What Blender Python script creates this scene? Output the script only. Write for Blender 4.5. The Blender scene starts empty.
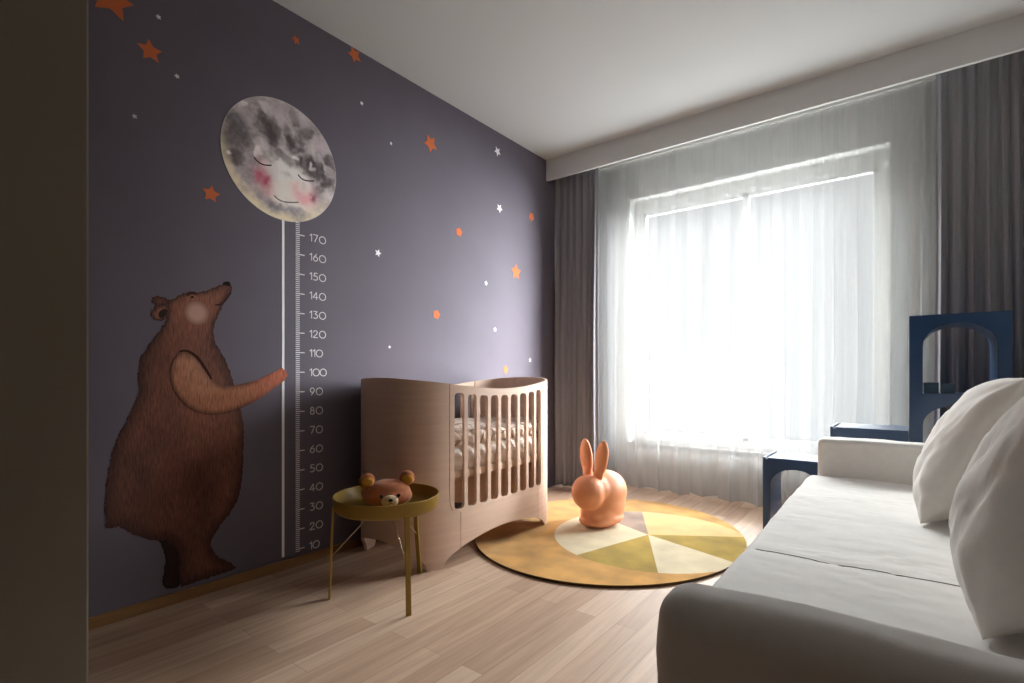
import bpy, bmesh, math, random
import numpy as np
from mathutils import Vector, Matrix, noise as mnoise
from mathutils.geometry import delaunay_2d_cdt

# ------------------------------------------------------------------ camera, sky, light, exposure
random.seed(7); np.random.seed(7)
S = bpy.context.scene
COL = S.collection
PI = math.pi
FPX, CXP, HYP, CAMH = 516.0, 512.0, 375.0, 0.97
YAW = math.atan2(401, 516)
CAM = np.array([2.479, 0.0, CAMH])

cd = bpy.data.cameras.new('camera')
cam = bpy.data.objects.new('camera', cd); COL.objects.link(cam)
cam.location = CAM; cam.rotation_euler = (PI / 2, 0, YAW)
cd.sensor_width = 36.0; cd.lens = FPX / 1024 * 36.0
cd.shift_x = 0.0; cd.shift_y = (HYP - 341.5) / 1024
cd.clip_start = 0.02
S.camera = cam

S.view_settings.view_transform = 'Standard'
S.view_settings.look = 'None'
S.view_settings.gamma = 1.0
S.view_settings.use_curve_mapping = False
S.view_settings.exposure = 0.53
S.cycles.use_denoising = True
S.cycles.max_bounces = 16
S.cycles.diffuse_bounces = 8
S.cycles.transparent_max_bounces = 16
S.cycles.sample_clamp_indirect = 8.0

SKY = 1.0
w = bpy.data.worlds.new('overcast_sky'); S.world = w; w.use_nodes = True
nt = w.node_tree; nt.nodes.clear()
out = nt.nodes.new('ShaderNodeOutputWorld'); bg = nt.nodes.new('ShaderNodeBackground')
tc = nt.nodes.new('ShaderNodeTexCoord'); sp = nt.nodes.new('ShaderNodeSeparateXYZ')
nt.links.new(tc.outputs['Generated'], sp.inputs[0])


def wmap(src, a, b, c, d):
    n = nt.nodes.new('ShaderNodeMapRange'); n.interpolation_type = 'SMOOTHSTEP'
    for i, v in enumerate((a, b, c, d)): n.inputs[1 + i].default_value = v
    nt.links.new(src, n.inputs[0]); return n.outputs[0]


# hazy sky: dull at the horizon, brighter higher up; glow added below for the ceiling
up = wmap(sp.outputs['Z'], 0.31, 0.48, 0.0, 78.0)
ov = wmap(sp.outputs['Z'], 0.50, 0.64, 1.0, 0.06)   # zenith dimmed to keep the floor near the window dark
gr = wmap(sp.outputs['Z'], -0.55, -0.20, 8.0, 0.85)
ad = nt.nodes.new('ShaderNodeMath'); ad.operation = 'ADD'
mu = nt.nodes.new('ShaderNodeMath'); mu.operation = 'MULTIPLY'; nt.links.new(up, mu.inputs[0]); nt.links.new(ov, mu.inputs[1])
nt.links.new(mu.outputs[0], ad.inputs[0]); nt.links.new(gr, ad.inputs[1]); nt.links.new(ad.outputs[0], bg.inputs[1])
bg.inputs[0].default_value = (0.955, 0.99, 1.0, 1)
nt.links.new(bg.outputs[0], out.inputs[0])

sl = bpy.data.lights.new('hazy_sun', 'SUN'); sl.energy = 38.0; sl.angle = math.radians(40); sl.color = (0.96, 0.99, 1.0)
so = bpy.data.objects.new('hazy_sun', sl); COL.objects.link(so)
so.rotation_euler = Vector((-1.0, -0.88, -0.22)).to_track_quat('-Z', 'Y').to_euler()
so.location = (6, 8, 4)
pl = bpy.data.lights.new('window_daylight', 'AREA'); pl.shape = 'RECTANGLE'; pl.size = 1.9; pl.size_y = 2.2
pl.cycles.is_portal = True
po = bpy.data.objects.new('window_daylight', pl); COL.objects.link(po)
po.location = (1.43, 4.50, 1.44); po.rotation_euler = (-PI / 2, 0, 0)


# ------------------------------------------------------------------ helpers
def lin(c):
    r = []
    for v in c:
        v = v / 255.0
        r.append(v / 12.92 if v <= 0.04045 else ((v + 0.055) / 1.055) ** 2.4)
    return tuple(r) + (1.0,)


def ray(px, py):
    k = (px - CXP) / FPX
    return np.array([-math.sin(YAW) + k * math.cos(YAW), math.cos(YAW) + k * math.sin(YAW), -(py - HYP) / FPX])


def wallp(px, py):
    d = ray(px, py); t = -CAM[0] / d[0]; p = CAM + t * d
    return (p[1], p[2])


def tag(o, label=None, cat=None, group=None, kind=None):
    if label: o['label'] = label
    if cat: o['category'] = cat
    if group: o['group'] = group
    if kind: o['kind'] = kind
    return o


def empty(name, loc=(0, 0, 0), rz=0.0):
    o = bpy.data.objects.new(name, None); COL.objects.link(o)
    o.location = loc; o.rotation_euler = (0, 0, rz); o.empty_display_size = 0.1
    return o


def link(name, me, mats, parent=None, smooth=False, loc=None, rot=None):
    o = bpy.data.objects.new(name, me); COL.objects.link(o)
    for m in (mats if isinstance(mats, (list, tuple)) else [mats]):
        me.materials.append(m)
    if parent is not None: o.parent = parent
    if loc is not None: o.location = loc
    if rot is not None: o.rotation_euler = rot
    if smooth:
        me.polygons.foreach_set('use_smooth', [True] * len(me.polygons))
    me.update()
    return o


def mesh_from(name, verts, faces, fix=True, mats=None):
    me = bpy.data.meshes.new(name)
    me.from_pydata([tuple(v) for v in verts], [], faces)
    if mats is not None:
        me.polygons.foreach_set('material_index', mats)
    if fix:
        bm = bmesh.new(); bm.from_mesh(me)
        bmesh.ops.recalc_face_normals(bm, faces=bm.faces[:]); bm.to_mesh(me); bm.free()
    return me


def auto_smooth(o, ang=35):
    # smooth shading with hard edges kept where faces meet sharply
    me = o.data
    bm = bmesh.new(); bm.from_mesh(me)
    for f in bm.faces: f.smooth = True
    for ed in bm.edges:
        if len(ed.link_faces) == 2 and ed.calc_face_angle(0) > math.radians(ang): ed.smooth = False
    bm.to_mesh(me); bm.free()
    return o


def bevel(o, wd, seg=2):
    m = o.modifiers.new('bevel', 'BEVEL'); m.width = wd; m.segments = seg; m.limit_method = 'ANGLE'; m.angle_limit = math.radians(40)
    return o


def inpoly(px, py, poly):
    c = False; n = len(poly); j = n - 1
    for i in range(n):
        xi, yi = poly[i]; xj, yj = poly[j]
        if (yi > py) != (yj > py) and px < (xj - xi) * (py - yi) / (yj - yi) + xi: c = not c
        j = i
    return c


def inpoly_np(X, Y, poly):
    c = np.zeros(X.shape, bool); n = len(poly); j = n - 1
    for i in range(n):
        xi, yi = poly[i]; xj, yj = poly[j]
        if yi != yj:
            m = ((yi > Y) != (yj > Y)) & (X < (xj - xi) * (Y - yi) / (yj - yi) + xi)
            c ^= m
        j = i
    return c


def resample(poly, d, closed=True):
    r = []; n = len(poly)
    for i in range(n if closed else n - 1):
        a = np.array(poly[i], float); b = np.array(poly[(i + 1) % n], float)
        k = max(1, int(math.ceil(np.hypot(*(b - a)) / d)))
        for t in range(k): r.append(tuple(a + (b - a) * t / k))
    if not closed: r.append(tuple(poly[-1]))
    return r


def chaikin(poly, n=2, closed=True):
    p = [np.array(q, float) for q in poly]
    for _ in range(n):
        r = []
        m = len(p)
        for i in range(m if closed else m - 1):
            a, b = p[i], p[(i + 1) % m]
            r += [a * .75 + b * .25, a * .25 + b * .75]
        if not closed: r = [p[0]] + r + [p[-1]]
        p = r
    return [tuple(q) for q in p]


def cdt(outer, holes=(), d=0.02, grid=None, lines=()):
    """triangulate a flat region (outer minus holes) with boundary step d and interior grid step grid."""
    V = []; E = []
    rings = [resample(outer, d)] + [resample(h, d) for h in holes]
    for rg in rings:
        s = len(V); V += rg
        E += [(s + i, s + (i + 1) % len(rg)) for i in range(len(rg))]
    for ln in lines:
        rg = resample(ln, d, False); s = len(V); V += rg
        E += [(s + i, s + i + 1) for i in range(len(rg) - 1)]
    if grid:
        a = np.array(rings[0]); x0, y0 = a.min(0); x1, y1 = a.max(0)
        gx = np.arange(x0 + grid * .5, x1, grid); gy = np.arange(y0 + grid * .5, y1, grid * .87)
        X, Y = np.meshgrid(gx, gy); X[1::2] += grid / 2
        X = X.ravel(); Y = Y.ravel()
        m = inpoly_np(X, Y, rings[0])
        for h in rings[1:]: m &= ~inpoly_np(X, Y, h)
        X = X[m]; Y = Y[m]
        B = np.array(V)
        keep = np.ones(len(X), bool)
        for i in range(0, len(X), 500):
            dd = ((X[i:i + 500, None] - B[None, :, 0]) ** 2 + (Y[i:i + 500, None] - B[None, :, 1]) ** 2).min(1)
            keep[i:i + 500] = dd > (grid * .45) ** 2
        V += list(zip(X[keep], Y[keep]))
    v2, e2, f2, *_ = delaunay_2d_cdt([Vector(p) for p in V], E, [], 0, 1e-7)
    P = np.array([(p.x, p.y) for p in v2])
    F = np.array([list(f) for f in f2 if len(f) == 3])
    C = P[F].mean(1)
    m = inpoly_np(C[:, 0], C[:, 1], rings[0])
    for h in rings[1:]: m &= ~inpoly_np(C[:, 0], C[:, 1], h)
    F = F[m]
    used = np.unique(F); remap = -np.ones(len(P), int); remap[used] = np.arange(len(used))
    return P[used], remap[F]


def plate(name, outer, holes=(), d=0.02, grid=None, mapf=None, lines=(), classify=None):
    """a solid sheet: the flat region mapped by mapf(u, v, side) with side 0 (front) and 1 (back)."""
    P, F = cdt(outer, holes, d, grid, lines)
    n = len(P)
    verts = [mapf(u, v, 0) for u, v in P] + [mapf(u, v, 1) for u, v in P]
    faces = [tuple(f) for f in F] + [tuple(int(i) + n for i in f[::-1]) for f in F]
    cnt = {}
    for f in F:
        for a, b in ((f[0], f[1]), (f[1], f[2]), (f[2], f[0])):
            k = (min(a, b), max(a, b)); cnt[k] = (cnt.get(k, (0,))[0] + 1, a, b)
    side = [(int(a), int(b), int(b) + n, int(a) + n) for k, (c, a, b) in cnt.items() if c == 1]
    mats = None
    if classify:
        C = P[F].mean(1); mi = [classify(u, v) for u, v in C]
        mats = mi + mi + [classify(None, None)] * len(side)
    faces = [tuple(int(i) for i in f) for f in faces] + side
    return mesh_from(name, verts, faces, True, mats), P, n


def box_bm(x0, x1, y0, y1, z0, z1):
    v = [(x, y, z) for z in (z0, z1) for y in (y0, y1) for x in (x0, x1)]
    f = [(0, 2, 3, 1), (4, 5, 7, 6), (0, 1, 5, 4), (1, 3, 7, 5), (3, 2, 6, 7), (2, 0, 4, 6)]
    return v, f


def box(name, x0, x1, y0, y1, z0, z1, m, parent=None, bev=0.0, seg=2):
    v, f = box_bm(x0, x1, y0, y1, z0, z1)
    o = link(name, mesh_from(name, v, f), m, parent)
    if bev: bevel(o, bev, seg)
    return o


def boxes(name, lst, m, parent=None, bev=0.0):
    V = []; F = []
    for b in lst:
        v, f = box_bm(*b); s = len(V); V += v; F += [tuple(i + s for i in q) for q in f]
    o = link(name, mesh_from(name, V, F), m, parent)
    if bev: bevel(o, bev)
    return o


def tube(name, pts, r, m, parent=None, seg=10, flat=None):
    """round bar along pts; flat=(w, t, side vector) gives a flat bar instead."""
    V = []; F = []; P = [Vector(p) for p in pts]
    for i, p in enumerate(P):
        t = (P[min(i + 1, len(P) - 1)] - P[max(i - 1, 0)]).normalized()
        if flat:
            sv = Vector(flat[2]); sv = (sv - t * sv.dot(t)).normalized(); uv = t.cross(sv)
            ring = [p + sv * (a * flat[0] / 2) + uv * (b * flat[1] / 2) for a, b in ((-1, -1), (1, -1), (1, 1), (-1, 1))]
        else:
            u = t.orthogonal().normalized(); v = t.cross(u)
            ring = [p + (u * math.cos(2 * PI * k / seg) + v * math.sin(2 * PI * k / seg)) * r for k in range(seg)]
        V += [tuple(q) for q in ring]
    n = 4 if flat else seg
    for i in range(len(P) - 1):
        for k in range(n): F.append((i * n + k, i * n + (k + 1) % n, (i + 1) * n + (k + 1) % n, (i + 1) * n + k))
    F.append(tuple(range(n))); F.append(tuple((len(P) - 1) * n + k for k in range(n)))
    return link(name, mesh_from(name, V, F), m, parent, smooth=not flat)


def lathe(name, prof, m, parent=None, seg=64, loc=None):
    V = []; F = []; n = len(prof)
    for k in range(seg):
        a = 2 * PI * k / seg
        V += [(r * math.cos(a), r * math.sin(a), z) for r, z in prof]
    for k in range(seg):
        for i in range(n - 1):
            a = k * n + i; b = ((k + 1) % seg) * n + i
            F.append((a, b, b + 1, a + 1))
    me = mesh_from(name, V, F)
    bm = bmesh.new(); bm.from_mesh(me); bmesh.ops.remove_doubles(bm, verts=bm.verts[:], dist=1e-5)
    bmesh.ops.recalc_face_normals(bm, faces=bm.faces[:]); bm.to_mesh(me); bm.free()
    return auto_smooth(link(name, me, m, parent, loc=loc), 40)


def blob(name, parts, m, parent=None, voxel=0.006, smooth=8, loc=None, rot=None):
    """one continuous soft body fused from ellipsoids: (centre, radii, euler)."""
    bm = bmesh.new()
    for c, r, eu in parts:
        g = bmesh.ops.create_icosphere(bm, subdivisions=4, radius=1.0)
        from mathutils import Euler
        M = Matrix.Translation(c) @ Euler(eu).to_matrix().to_4x4() @ Matrix.Diagonal((*r, 1))
        bmesh.ops.transform(bm, matrix=M, verts=g['verts'])
    me = bpy.data.meshes.new(name); bm.to_mesh(me); bm.free()
    o = link(name, me, m, parent, smooth=True, loc=loc, rot=rot)
    r = o.modifiers.new('fuse', 'REMESH'); r.mode = 'VOXEL'; r.voxel_size = voxel; r.use_smooth_shade = True
    s = o.modifiers.new('soften', 'SMOOTH'); s.factor = 0.5; s.iterations = smooth
    return o


def ell(name, c, r, m, parent=None, rot=(0, 0, 0), sub=3):
    bm = bmesh.new(); bmesh.ops.create_icosphere(bm, subdivisions=sub, radius=1.0)
    bmesh.ops.scale(bm, vec=r, verts=bm.verts[:])
    me = bpy.data.meshes.new(name); bm.to_mesh(me); bm.free()
    return link(name, me, m, parent, smooth=True, loc=c, rot=rot)


def axis(h, r, n, k):
    """1-d sample positions on [-h, h], dense in the rounded zones of width r."""
    a = np.linspace(-h, -h + r, k); b = np.linspace(-h + r, h - r, n); c = np.linspace(h - r, h, k)
    return np.unique(np.round(np.concatenate([a, b, c]), 6))


def rbox(name, size, r, m, parent=None, loc=(0, 0, 0), rot=(0, 0, 0), step=0.03, disp=None, rk=6):
    """box with rounded edges of radius r, finely gridded, optionally displaced like cloth."""
    hx, hy, hz = [s / 2 for s in size]
    ax = [axis(h, r, max(2, int((2 * h - 2 * r) / step)), rk) for h in (hx, hy, hz)]
    V = []; F = []
    H = (hx, hy, hz)
    for d in range(3):
        u, v = [(1, 2), (2, 0), (0, 1)][d]
        for sgn in (-1, 1):
            s = len(V); U = ax[u]; W = ax[v]
            for a in U:
                for b in W:
                    p = [0, 0, 0]; p[d] = sgn * H[d]; p[u] = a; p[v] = b
                    p = np.array(p); q = np.clip(p, [-h + r for h in H], [h - r for h in H])
                    dv = p - q; L = np.linalg.norm(dv)
                    nrm = dv / L if L > 0 else np.zeros(3)
                    if L > 0: p = q + nrm * r
                    if disp is not None: p = p + nrm * disp(p, nrm)
                    V.append(tuple(p))
            nw = len(W)
            for i in range(len(U) - 1):
                for j in range(nw - 1):
                    a = s + i * nw + j
                    F.append((a, a + 1, a + nw + 1, a + nw))
    me = mesh_from(name, V, F, False)
    bm = bmesh.new(); bm.from_mesh(me); bmesh.ops.remove_doubles(bm, verts=bm.verts[:], dist=2e-4)
    bmesh.ops.recalc_face_normals(bm, faces=bm.faces[:]); bm.to_mesh(me); bm.free()
    return link(name, me, m, parent, smooth=True, loc=loc, rot=rot)


def fbm(p, sc, oct=3):
    return mnoise.fractal(Vector(p) * sc, 0.9, 2.0, oct)


# ------------------------------------------------------------------ materials
def mat(name, col, rough=0.6, var=0.0, vscale=8.0, bump=0.0, bscale=60.0, stretch=(1, 1, 1), spec=0.4, metal=0.0, sheen=0.0, detail=4.0):
    m = bpy.data.materials.new(name); m.use_nodes = True
    t = m.node_tree; b = t.nodes['Principled BSDF']
    b.inputs['Roughness'].default_value = rough; b.inputs['Specular IOR Level'].default_value = spec
    b.inputs['Metallic'].default_value = metal
    if sheen: b.inputs['Sheen Weight'].default_value = sheen
    c = lin(col); b.inputs['Base Color'].default_value = c
    co = t.nodes.new('ShaderNodeTexCoord'); mpg = t.nodes.new('ShaderNodeMapping'); mpg.inputs['Scale'].default_value = stretch
    t.links.new(co.outputs['Object'], mpg.inputs[0])
    if var:
        n = t.nodes.new('ShaderNodeTexNoise'); n.inputs['Scale'].default_value = vscale; n.inputs['Detail'].default_value = detail
        t.links.new(mpg.outputs[0], n.inputs['Vector'])
        r = t.nodes.new('ShaderNodeValToRGB'); t.links.new(n.outputs[0], r.inputs[0])
        r.color_ramp.elements[0].position = 0.3; r.color_ramp.elements[1].position = 0.7
        r.color_ramp.elements[0].color = tuple(max(0, v * (1 - var)) for v in c[:3]) + (1,)
        r.color_ramp.elements[1].color = tuple(min(1, v * (1 + var)) for v in c[:3]) + (1,)
        t.links.new(r.outputs[0], b.inputs['Base Color'])
    if bump:
        n = t.nodes.new('ShaderNodeTexNoise'); n.inputs['Scale'].default_value = bscale; n.inputs['Detail'].default_value = 3
        t.links.new(mpg.outputs[0], n.inputs['Vector'])
        bp = t.nodes.new('ShaderNodeBump'); bp.inputs['Strength'].default_value = bump; bp.inputs['Distance'].default_value = 0.01
        t.links.new(n.outputs[0], bp.inputs['Height']); t.links.new(bp.outputs[0], b.inputs['Normal'])
    return m


def mat_painted(name, fur=False, rough=0.75):
    """printed artwork: colour from the mesh's own painted attribute, plus fine streaks for fur."""
    m = bpy.data.materials.new(name); m.use_nodes = True
    t = m.node_tree; b = t.nodes['Principled BSDF']
    b.inputs['Roughness'].default_value = rough; b.inputs['Specular IOR Level'].default_value = 0.2
    a = t.nodes.new('ShaderNodeAttribute'); a.attribute_name = 'print'
    if not fur:
        t.links.new(a.outputs['Color'], b.inputs['Base Color']); return m
    co = t.nodes.new('ShaderNodeTexCoord'); mp_ = t.nodes.new('ShaderNodeMapping'); mp_.inputs['Scale'].default_value = (1, 190, 24)
    mp_.inputs['Rotation'].default_value = (0.06, 0, 0)
    t.links.new(co.outputs['Object'], mp_.inputs[0])
    n = t.nodes.new('ShaderNodeTexNoise'); n.inputs['Scale'].default_value = 1.0; n.inputs['Detail'].default_value = 5; n.inputs['Distortion'].default_value = 0.6
    t.links.new(mp_.outputs[0], n.inputs['Vector'])
    r = t.nodes.new('ShaderNodeMapRange'); r.inputs[1].default_value = 0.3; r.inputs[2].default_value = 0.7; r.inputs[3].default_value = 0.62; r.inputs[4].default_value = 1.4
    t.links.new(n.outputs[0], r.inputs[0])
    mx = t.nodes.new('ShaderNodeVectorMath'); mx.operation = 'SCALE'
    t.links.new(a.outputs['Color'], mx.inputs[0]); t.links.new(r.outputs[0], mx.inputs['Scale'])
    t.links.new(mx.outputs[0], b.inputs['Base Color'])
    return m


def paint(me, fn):
    at = me.color_attributes.new('print', 'FLOAT_COLOR', 'POINT')
    a = []
    for v in me.vertices: a += list(fn(v.co))
    at.data.foreach_set('color', a)


def mat_floor():
    m = bpy.data.materials.new('oak_planks'); m.use_nodes = True
    t = m.node_tree; b = t.nodes['Principled BSDF']; b.inputs['Roughness'].default_value = 0.5
    b.inputs['Specular IOR Level'].default_value = 0.22
    co = t.nodes.new('ShaderNodeTexCoord'); mp_ = t.nodes.new('ShaderNodeMapping')
    mp_.inputs['Rotation'].default_value = (0, 0, PI / 2)
    t.links.new(co.outputs['Object'], mp_.inputs[0])
    br = t.nodes.new('ShaderNodeTexBrick')
    br.offset = 0.37; br.offset_frequency = 2; br.squash = 1
    br.inputs['Scale'].default_value = 1.0; br.inputs['Brick Width'].default_value = 0.92; br.inputs['Row Height'].default_value = 0.092
    br.inputs['Mortar Size'].default_value = 0.0007; br.inputs['Mortar Smooth'].default_value = 0.2; br.inputs['Bias'].default_value = 0.0
    br.inputs['Color1'].default_value = (0, 0, 0, 1); br.inputs['Color2'].default_value = (1, 1, 1, 1); br.inputs['Mortar'].default_value = (0.5, 0.5, 0.5, 1)
    t.links.new(mp_.outputs[0], br.inputs['Vector'])
    r = t.nodes.new('ShaderNodeValToRGB'); t.links.new(br.outputs['Color'], r.inputs[0])
    el = r.color_ramp.elements
    el[0].position = 0; el[0].color = lin((178, 147, 125)); el[1].position = 1; el[1].color = lin((208, 180, 158))
    q = el.new(0.5); q.color = lin((193, 163, 140))
    # grain, stretched along the boards
    m2 = t.nodes.new('ShaderNodeMapping'); m2.inputs['Scale'].default_value = (42, 2.4, 1)
    t.links.new(co.outputs['Object'], m2.inputs[0])
    n = t.nodes.new('ShaderNodeTexNoise'); n.inputs['Scale'].default_value = 1; n.inputs['Detail'].default_value = 6; n.inputs['Distortion'].default_value = 0.8
    t.links.new(m2.outputs[0], n.inputs['Vector'])
    g = t.nodes.new('ShaderNodeMapRange'); g.inputs[1].default_value = 0.25; g.inputs[2].default_value = 0.75; g.inputs[3].default_value = 0.80; g.inputs[4].default_value = 1.12
    t.links.new(n.outputs[0], g.inputs[0])
    mx = t.nodes.new('ShaderNodeVectorMath'); mx.operation = 'SCALE'
    t.links.new(r.outputs[0], mx.inputs[0]); t.links.new(g.outputs[0], mx.inputs['Scale'])
    dk = t.nodes.new('ShaderNodeMix'); dk.data_type = 'RGBA'; dk.inputs['B'].default_value = lin((128, 104, 88))
    t.links.new(br.outputs['Fac'], dk.inputs['Factor']); t.links.new(mx.outputs[0], dk.inputs['A'])
    t.links.new(dk.outputs['Result'], b.inputs['Base Color'])
    bp = t.nodes.new('ShaderNodeBump'); bp.inputs['Strength'].default_value = 0.12; bp.inputs['Distance'].default_value = 0.004
    t.links.new(n.outputs[0], bp.inputs['Height']); t.links.new(bp.outputs[0], b.inputs['Normal'])
    return m


def mat_sheer():
    m = bpy.data.materials.new('white_voile'); m.use_nodes = True
    t = m.node_tree; t.nodes.clear()
    o = t.nodes.new('ShaderNodeOutputMaterial')
    tr = t.nodes.new('ShaderNodeBsdfTransparent'); tl = t.nodes.new('ShaderNodeBsdfTranslucent'); df = t.nodes.new('ShaderNodeBsdfDiffuse')
    tl.inputs[0].default_value = (0.075, 0.076, 0.079, 1); df.inputs[0].default_value = (0.88, 0.88, 0.88, 1)
    a = t.nodes.new('ShaderNodeMixShader'); a.inputs[0].default_value = 0.52
    c = t.nodes.new('ShaderNodeMixShader')
    co = t.nodes.new('ShaderNodeTexCoord'); mp_ = t.nodes.new('ShaderNodeMapping'); mp_.inputs['Scale'].default_value = (160, 160, 4)
    n = t.nodes.new('ShaderNodeTexNoise'); n.inputs['Scale'].default_value = 1
    t.links.new(co.outputs['Object'], mp_.inputs[0]); t.links.new(mp_.outputs[0], n.inputs['Vector'])
    r = t.nodes.new('ShaderNodeMapRange'); r.inputs[3].default_value = SHEER_OPACITY - 0.06; r.inputs[4].default_value = SHEER_OPACITY + 0.06
    t.links.new(n.outputs[0], r.inputs[0]); t.links.new(r.outputs[0], c.inputs[0])
    t.links.new(tl.outputs[0], a.inputs[1]); t.links.new(df.outputs[0], a.inputs[2])
    t.links.new(tr.outputs[0], c.inputs[1]); t.links.new(a.outputs[0], c.inputs[2]); t.links.new(c.outputs[0], o.inputs[0])
    return m


SHEER_OPACITY = 0.54


def mat_glass():
    m = bpy.data.materials.new('window_glass'); m.use_nodes = True
    t = m.node_tree; t.nodes.clear()
    o = t.nodes.new('ShaderNodeOutputMaterial'); tr = t.nodes.new('ShaderNodeBsdfTransparent'); gl = t.nodes.new('ShaderNodeBsdfGlossy')
    gl.inputs['Roughness'].default_value = 0.02; tr.inputs[0].default_value = (0.95, 0.955, 0.95, 1)
    c = t.nodes.new('ShaderNodeMixShader'); c.inputs[0].default_value = 0.06
    t.links.new(tr.outputs[0], c.inputs[1]); t.links.new(gl.outputs[0], c.inputs[2]); t.links.new(c.outputs[0], o.inputs[0])
    return m


M_wall = mat('mural_paper', (105, 99, 110), 0.8, 0.04, 3.0, 0.05, 260, spec=0.2)
M_ceil = mat('ceiling_paint', (208, 210, 210), 0.9, bump=0.03, bscale=200, spec=0.1)
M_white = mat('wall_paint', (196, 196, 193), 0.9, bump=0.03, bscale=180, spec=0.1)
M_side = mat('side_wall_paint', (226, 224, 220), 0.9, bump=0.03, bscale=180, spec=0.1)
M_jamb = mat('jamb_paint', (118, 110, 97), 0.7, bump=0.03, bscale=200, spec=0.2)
M_pelmet = mat('pelmet_paint', (212, 212, 212), 0.7, bump=0.02, bscale=200, spec=0.2)
M_floor = mat_floor()
M_base = mat('baseboard_oak', (138, 100, 62), 0.5, 0.12, 6, stretch=(20, 1, 20))
M_frame = mat('window_frame_coat', (205, 205, 203), 0.5, bump=0.01, bscale=300)
M_glass = mat_glass()
M_sheer = mat_sheer()
M_drape = mat('grey_drape', (138, 137, 143), 0.85, 0.06, 200, 0.12, 500, spec=0.15)
M_orange = mat('orange_print', (206, 112, 72), 0.8, spec=0.1)
M_whitep = mat('white_print', (246, 244, 246), 0.8, spec=0.1)
M_grey_print = mat('pale_grey_print', (228, 225, 228), 0.8, spec=0.1)
M_bear = mat_painted('bear_print', True)
M_moon = mat_painted('moon_print')
M_dark = mat('dark_print', (38, 30, 30), 0.8, spec=0.1)
M_ink = mat('brown_ink', (62, 40, 32), 0.8, spec=0.1)
M_cheek = mat('pale_cheek_print', (178, 140, 130), 0.8, spec=0.1)
M_crib = mat('whitewashed_beech', (208, 180, 162), 0.5, 0.06, 3.0, 0.03, 60, stretch=(1, 1, 14), spec=0.3)
M_crib_in = mat('beech_edge', (206, 178, 156), 0.55, 0.06, 5.0, spec=0.3)
M_cot = mat('mattress_cotton', (226, 214, 204), 0.9, bump=0.1, bscale=300, spec=0.1)


def mat_quilt():
    m = mat('cream_quilt', (226, 212, 200), 0.9, spec=0.1)
    t = m.node_tree; b = t.nodes['Principled BSDF']
    v = t.nodes.new('ShaderNodeTexVoronoi'); v.feature = 'DISTANCE_TO_EDGE'; v.inputs['Scale'].default_value = 13
    co = t.nodes.new('ShaderNodeTexCoord'); t.links.new(co.outputs['Object'], v.inputs['Vector'])
    r = t.nodes.new('ShaderNodeValToRGB'); t.links.new(v.outputs['Distance'], r.inputs[0])
    r.color_ramp.elements[0].position = 0.02; r.color_ramp.elements[0].color = lin((164, 134, 116))
    r.color_ramp.elements[1].position = 0.07; r.color_ramp.elements[1].color = lin((228, 214, 202))
    t.links.new(r.outputs[0], b.inputs['Base Color'])
    return m


M_quilt = mat_quilt()
M_olive = mat('olive_lacquer', (146, 116, 40), 0.45, spec=0.4)
M_wire = mat('pale_steel_wire', (196, 178, 140), 0.35, metal=0.6)
M_plush = mat('brown_plush', (176, 104, 68), 0.95, 0.08, 60, 0.4, 300, sheen=0.3, spec=0.1)
M_plush_in = mat('ochre_plush', (214, 152, 56), 0.95, 0.08, 60, 0.4, 300, sheen=0.3, spec=0.1)
M_plush_muz = mat('cream_plush', (214, 190, 156), 0.95, 0.04, 60, 0.3, 300, sheen=0.3, spec=0.1)
M_black = mat('black_bead', (18, 16, 16), 0.25)
M_rabbit = mat('terracotta_plastic', (226, 152, 112), 0.5, spec=0.35, bump=0.02, bscale=150)
M_blue = mat('navy_lacquer', (42, 69, 104), 0.28, 0.03, 5, spec=0.5)
M_blue_box = mat('dark_teal_card', (44, 66, 86), 0.6)
M_sofa = mat('greige_linen', (222, 218, 214), 0.95, 0.03, 30, 0.07, 420, spec=0.1, sheen=0.2)
M_sofa_seam = mat('seam_thread', (150, 140, 130), 0.95)  # darker thread colour for the seat seam
M_cush = mat('pale_linen', (228, 223, 217), 0.95, 0.03, 30, 0.07, 420, spec=0.1, sheen=0.2)
M_rug = {}
for k, c in dict(gold=(203, 152, 80), olive=(172, 143, 54), cream=(222, 207, 174), butter=(212, 186, 126), mauve=(156, 134, 120), edge=(84, 58, 34)).items():
    M_rug[k] = mat('rug_' + k, c, 1.0, 0.12 if k in ('cream', 'butter') else 0.28, 6.0, 0.5, 330, spec=0.05, sheen=0.25)

# ------------------------------------------------------------------ room shell
CH = 2.807; YW = 4.20; XR = 3.12; YB = -1.6
def struct(o): o['kind'] = 'structure'; return o
struct(box('floor', -0.1, XR + 0.1, YB - 0.1, YW + 0.3, -0.06, 0.0, M_floor))
struct(box('ceiling', -0.1, XR + 0.1, YB - 0.1, YW + 0.3, CH, CH + 0.08, M_ceil))
struct(box('wall_left', -0.1, 0.0, YB - 0.1, YW + 0.3, 0, CH, M_wall))
struct(box('wall_right', XR, XR + 0.1, YB - 0.1, YW + 0.3, 0, CH, M_side))
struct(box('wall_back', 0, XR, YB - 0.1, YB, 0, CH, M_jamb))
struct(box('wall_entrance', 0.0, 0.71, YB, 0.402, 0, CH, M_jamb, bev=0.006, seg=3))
WX0, WX1, WZ0, WZ1 = 0.52, 2.36, 0.385, 2.50
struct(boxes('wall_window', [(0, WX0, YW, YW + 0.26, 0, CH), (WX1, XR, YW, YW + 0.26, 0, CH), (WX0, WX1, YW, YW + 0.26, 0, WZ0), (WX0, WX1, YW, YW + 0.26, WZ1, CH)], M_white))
struct(box('baseboard_left', 0.0, 0.011, 0.402, 3.60, 0, 0.047, M_base, bev=0.002))
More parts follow.
